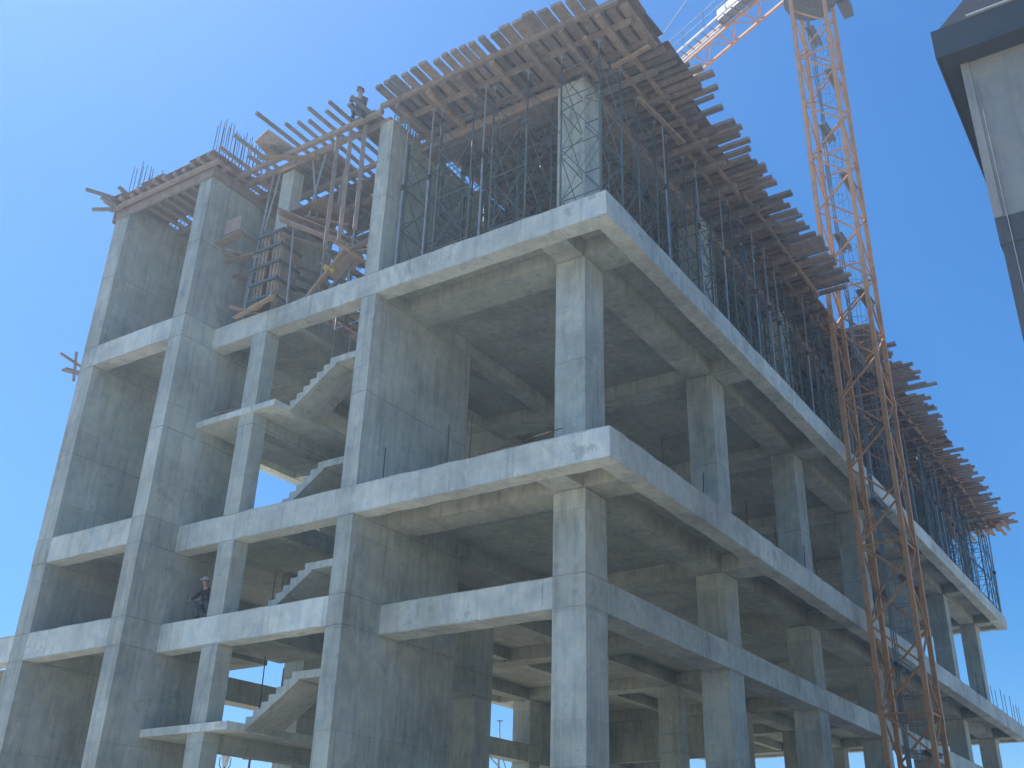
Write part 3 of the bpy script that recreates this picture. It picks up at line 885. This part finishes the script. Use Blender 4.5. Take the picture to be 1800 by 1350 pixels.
while a < JE: mb.bar(jp(a, 1.25, ZC+.08), jp(a, 2.0, ZC+.08), .05, .05); a += .55
mb.build('walkway_grating', 'crgrey', C0)
mb = MB(); a = -1
while a < JE:
    mb.tube(jp(a, 2.02, ZC), jp(a, 2.02, ZC+1.15), .022, 5); a += 1.6
for h in (.6, 1.15): mb.tube(jp(-1, 2.02, ZC+h), jp(JE, 2.02, ZC+h), .018, 5)
mb.build('railing', 'crgrey', C0)
wb = [jp(a, p, z) for z in (ZC+.12, ZC+.95) for a, p in ((-1.2, 1.2), (3.2, 1.2), (3.2, 1.62), (-1.2, 1.62))]
cab = MB().poly(wb, [(3, 2, 1, 0), (4, 5, 6, 7), (0, 1, 5, 4), (1, 2, 6, 5), (2, 3, 7, 6), (3, 0, 4, 7)]).build('winch_cabinet', 'crgrey', C0)
MB().bar(jp(-1.1, 1.66, ZC+.5), jp(3.1, 1.66, ZC+.5), .04, .7).build('cover_panel', 'white', cab)
MB().tube((cxm-.2, cym+.6, 51.5), jp(JE, .55, ZC+1.3), .03, 5).build('tie_rod', 'crgrey', C0)
mb = MB()
for x, y in cs: mb.tube((x, y, CT+1.2), (cxm, cym, 51.5), .07, 6)
mb.build('apex_tower', 'crane', C0)
mb = MB(); a = -3
for p in (-.1, 1.1): mb.bar(jp(-3, p, ZC), jp(-40, p, ZC), .12, .12)
mb.bar(jp(-3, .5, ZC+1.2), jp(-40, .5, ZC+1.2), .12, .12)
while a > -40:
    mb.tube(jp(a, -.1, ZC), jp(a-1.2, .5, ZC+1.2), .03, 4); mb.tube(jp(a-1.2, .5, ZC+1.2), jp(a-2.4, 1.1, ZC), .03, 4)
    mb.tube(jp(a, 1.1, ZC), jp(a-1.2, .5, ZC+1.2), .03, 4); mb.tube(jp(a-2.4, -.1, ZC), jp(a-1.2, .5, ZC+1.2), .03, 4)
    a -= 2.4
mb.build('main_jib', 'crane', C0)

# ------------------------------------------------------------------ neighbouring building, right
XW = -4.0
H = thing('neighbour_building', 'finished grey rendered building with dark eaves cut by the right edge', 'building', (XW+6, -20, G))
yc = -10.62; ze = 13.30            # wall corner and soffit height, set from the photo below
ZS, ZF = 15.50, 16.14
MB().box(XW, XW+14, -34, yc, 11.94, ZS).build('wall', 'facade', H)
MB().box(XW-.015, XW+14, -34, yc+.015, 11.40, 11.94).build('string_course', 'plinth', H)
MB().box(XW+.01, XW+14, -34, yc-.01, G, 11.40).build('wall', 'plinth', H)
MB().box(XW-.03, XW-.002, yc-.13, yc+.02, 11.95, ZS-.003).build('corner_trim', 'facade', H)
MB().tube((XW-.035, yc-.20, G), (XW-.035, yc-.20, ZS-.5), .009, 8).build('conduit', 'crgrey', H)
MB().box(XW-.42, XW+14.4, -34.4, yc+.33, ZS, ZS+.05).build('soffit', 'fascia', H)
MB().box(XW-.46, XW-.421, -34.4, yc+.37, ZS-.04, ZF).box(XW-.42, XW+14.4, yc+.331, yc+.37, ZS-.04, ZF).build('fascia', 'fascia', H)
rx0, ry1, zr = XW-.40, yc+.30, ZF-.02
MB().poly([(rx0, -34.4, zr), (XW+14.4, -34.4, zr), (XW+14.4, ry1, zr), (rx0, ry1, zr), (rx0+2.1, -32.3, zr+4.0), (XW+12.3, -32.3, zr+4.0), (XW+12.3, ry1-2.1, zr+4.0), (rx0+2.1, ry1-2.1, zr+4.0)],
          [(3, 2, 1, 0), (4, 5, 6, 7), (0, 1, 5, 4), (1, 2, 6, 5), (2, 3, 7, 6), (3, 0, 4, 7)]).build('roof', 'rooft', H)
MB().tube((XW-.50, -34, ZF+.02), (XW-.50, yc-.3, ZF+.02), .03, 6).build('gutter_edge', 'galv', H)

# ------------------------------------------------------------------ distant lamp seen through the ground-floor openings
def person(loc, rz, label, J_, pants, shirt, hat):
    me = bpy.data.meshes.new('person')
    P_ = []; E_ = []; Rd = []
    idx = {}
    for nm, p, r, par in J_:
        idx[nm] = len(P_); P_.append(p); Rd.append(r)
        if par: E_.append((idx[par], idx[nm]))
    me.from_pydata(P_, E_, [])
    o = bpy.data.objects.new('person', me); COL.objects.link(o)
    md = o.modifiers.new('s', 'SKIN'); sv = me.skin_vertices[0].data
    for i, r in enumerate(Rd): sv[i].radius = (r, r); sv[i].use_root = (i == 0)
    md.use_smooth_shade = True
    m2 = o.modifiers.new('u', 'SUBSURF'); m2.levels = 1; m2.render_levels = 1
    dg = bpy.context.evaluated_depsgraph_get()
    nm_ = bpy.data.meshes.new_from_object(o.evaluated_get(dg))
    o.modifiers.clear(); o.data = nm_
    for k in ('skin', pants, shirt, 'dark'): nm_.materials.append(M[k])
    kinds = {'h': 0, 'l': 1, 't': 2, 'f': 3}
    for f in nm_.polygons:
        c = f.center
        nm = min(J_, key=lambda j: (Vector(j[1])-c).length-j[2])[0]
        f.material_index = {'hd': 0, 'ha': 0, 'fi': 0, 'le': 1, 'to': 2, 'ar': 2, 'fo': 3}[nm[:2]]
        f.use_smooth = True
    hd = Vector(dict((j[0], j[1]) for j in J_)['hd2'])
    h = MB()
    n_ = 10
    ring = lambda z, r: [(hd.x+r*1.1*math.cos(2*math.pi*i/n_), hd.y+r*math.sin(2*math.pi*i/n_), hd.z+z) for i in range(n_)]
    rows_ = [ring(.03, .125), ring(.09, .115), ring(.14, .07), ring(.155, .02)]
    for a_, b_ in zip(rows_, rows_[1:]): h.add(a_+b_, [(i, (i+1) % n_, n_+(i+1) % n_, n_+i) for i in range(n_)])
    h.add(rows_[-1], [tuple(range(n_))])
    h.box(hd.x+.08, hd.x+.2, hd.y-.07, hd.y+.07, hd.z+.03, hd.z+.045)
    hh = h.build('cap', hat, None, True); hh.parent = o
    o.location = loc; o.rotation_euler = (0, 0, rz)
    tag(o, label, 'person'); return o
def joints():
    L = [('to0', (-.12, 0, .38), .15, None), ('to1', (-.06, 0, .56), .14, 'to0'), ('to2', (.04, 0, .78), .155, 'to1'), ('hd0', (.12, 0, .93), .055, 'to2'),
         ('hd1', (.15, 0, 1.0), .075, 'hd0'), ('hd2', (.17, 0, 1.08), .10, 'hd1'), ('hd3', (.18, 0, 1.16), .085, 'hd2'), ('hd5', (.275, 0, 1.07), .016, 'hd2')]
    for sg, t_ in ((1, 'L'), (-1, 'R')):
        L += [('le0'+t_, (-.08, sg*.12, .34), .095, 'to0'), ('le1'+t_, (.28, sg*.2, .50), .07, 'le0'+t_), ('le2'+t_, (.12, sg*.19, .28), .06, 'le1'+t_), ('fo0'+t_, (.02, sg*.18, .09), .045, 'le2'+t_), ('fo1'+t_, (.2, sg*.2, .05), .045, 'fo0'+t_),
              ('ar0'+t_, (.06, sg*.19, .84), .07, 'to2'), ('ar1'+t_, (.24, sg*.27, .62), .05, 'ar0'+t_), ('ar2'+t_, (.45, sg*.18, .52), .036, 'ar1'+t_), ('ha0'+t_, (.51, sg*.16, .50), .034, 'ar2'+t_)]
        for q_, (dy, ln) in enumerate(((-.03, .07), (-.01, .085), (.01, .08), (.03, .062))):
            L += [('fi%da' % q_+t_, (.54, sg*.16+dy, .485), .010, 'ha0'+t_), ('fi%db' % q_+t_, (.54+ln*.6, sg*.16+dy*1.15, .465), .009, 'fi%da' % q_+t_), ('fi%dc' % q_+t_, (.54+ln*.8, sg*.16+dy*1.15, .43), .008, 'fi%db' % q_+t_)]
        L += [('fit'+t_, (.52, sg*.16-sg*.055, .475), .011, 'ha0'+t_), ('fiu'+t_, (.55, sg*.16-sg*.07, .45), .009, 'fit'+t_)]
    return L
person((-1.85, 7.3, 23.60), R(205), 'worker in a cap crouching on the open joists beside the tall wall', joints(), 'dark', 'shirt', 'shirt')
person((-1.05, 11.75, L2t), R(190), 'worker in dark clothes and pale cap squatting beside the stair column', joints(), 'shirt', 'dark', 'pale')
copy_tree(T0, (26.2, 20.4, G), 'tall scaffold tower behind the building, seen through the lowest right openings', .1).scale = (1.7, 1.7, 1.85)
t = thing('street_lamp', 'old-style lantern street lamp far behind the building, seen under the lowest stair landing', 'street lamp', (18.9, 32.4, G))
MB().tube((18.9, 32.4, G), (18.9, 32.4, 7.45), .07, 8, .05).build('post', 'rebar', t)
MB().tube((18.9, 32.4, 7.45), (18.9, 32.4, 7.95), .13, 6, .22).build('lantern', 'white', t)
MB().tube((18.9, 32.4, 7.95), (18.9, 32.4, 8.2), .25, 6, .04).tube((18.9, 32.4, 8.2), (18.9, 32.4, 8.35), .05, 6).build('lantern_cap', 'rebar', t)
for sg in (-1, 1): MB().tube((18.9, 32.4, 7.2), (18.9+sg*.2, 32.4-sg*.18, 7.5), .025, 5).tube((18.9+sg*.2, 32.4-sg*.18, 7.5), (18.9+sg*.2, 32.4-sg*.18, 7.9), .025, 5).build('bracket', 'rebar', t)
t = thing('tee_pole', 'dark pole with a flat brown T-shaped head behind the building, right of the lantern lamp', 'pole', (21.3, 33.2, G))
MB().tube((21.3, 33.2, G), (21.3, 33.2, 8.1), .06, 8).build('post', 'rebar', t)
MB().bar((21.0, 33.45, 8.2), (21.6, 32.95, 8.2), .3, .22).build('head', 'timber', t)
# ------------------------------------------------------------------ added scattering volume, imitates a glare veil and lifts the shadows
hm = bpy.data.materials.new("glare_veil_volume"); hm.use_nodes = True
hn = hm.node_tree; hn.nodes.remove(hn.nodes["Principled BSDF"])
vol = hn.nodes.new("ShaderNodeVolumePrincipled")
vol.inputs["Color"].default_value = (.62, .80, 1, 1)
vol.inputs["Density"].default_value = .0023
vol.inputs["Anisotropy"].default_value = .62
hn.links.new(vol.outputs[0], hn.nodes["Material Output"].inputs["Volume"])
hb = MB().box(-70, 130, -60, 130, G-1, 54)
ho = hb.build('glare_veil', hm); ho['kind'] = 'stuff'
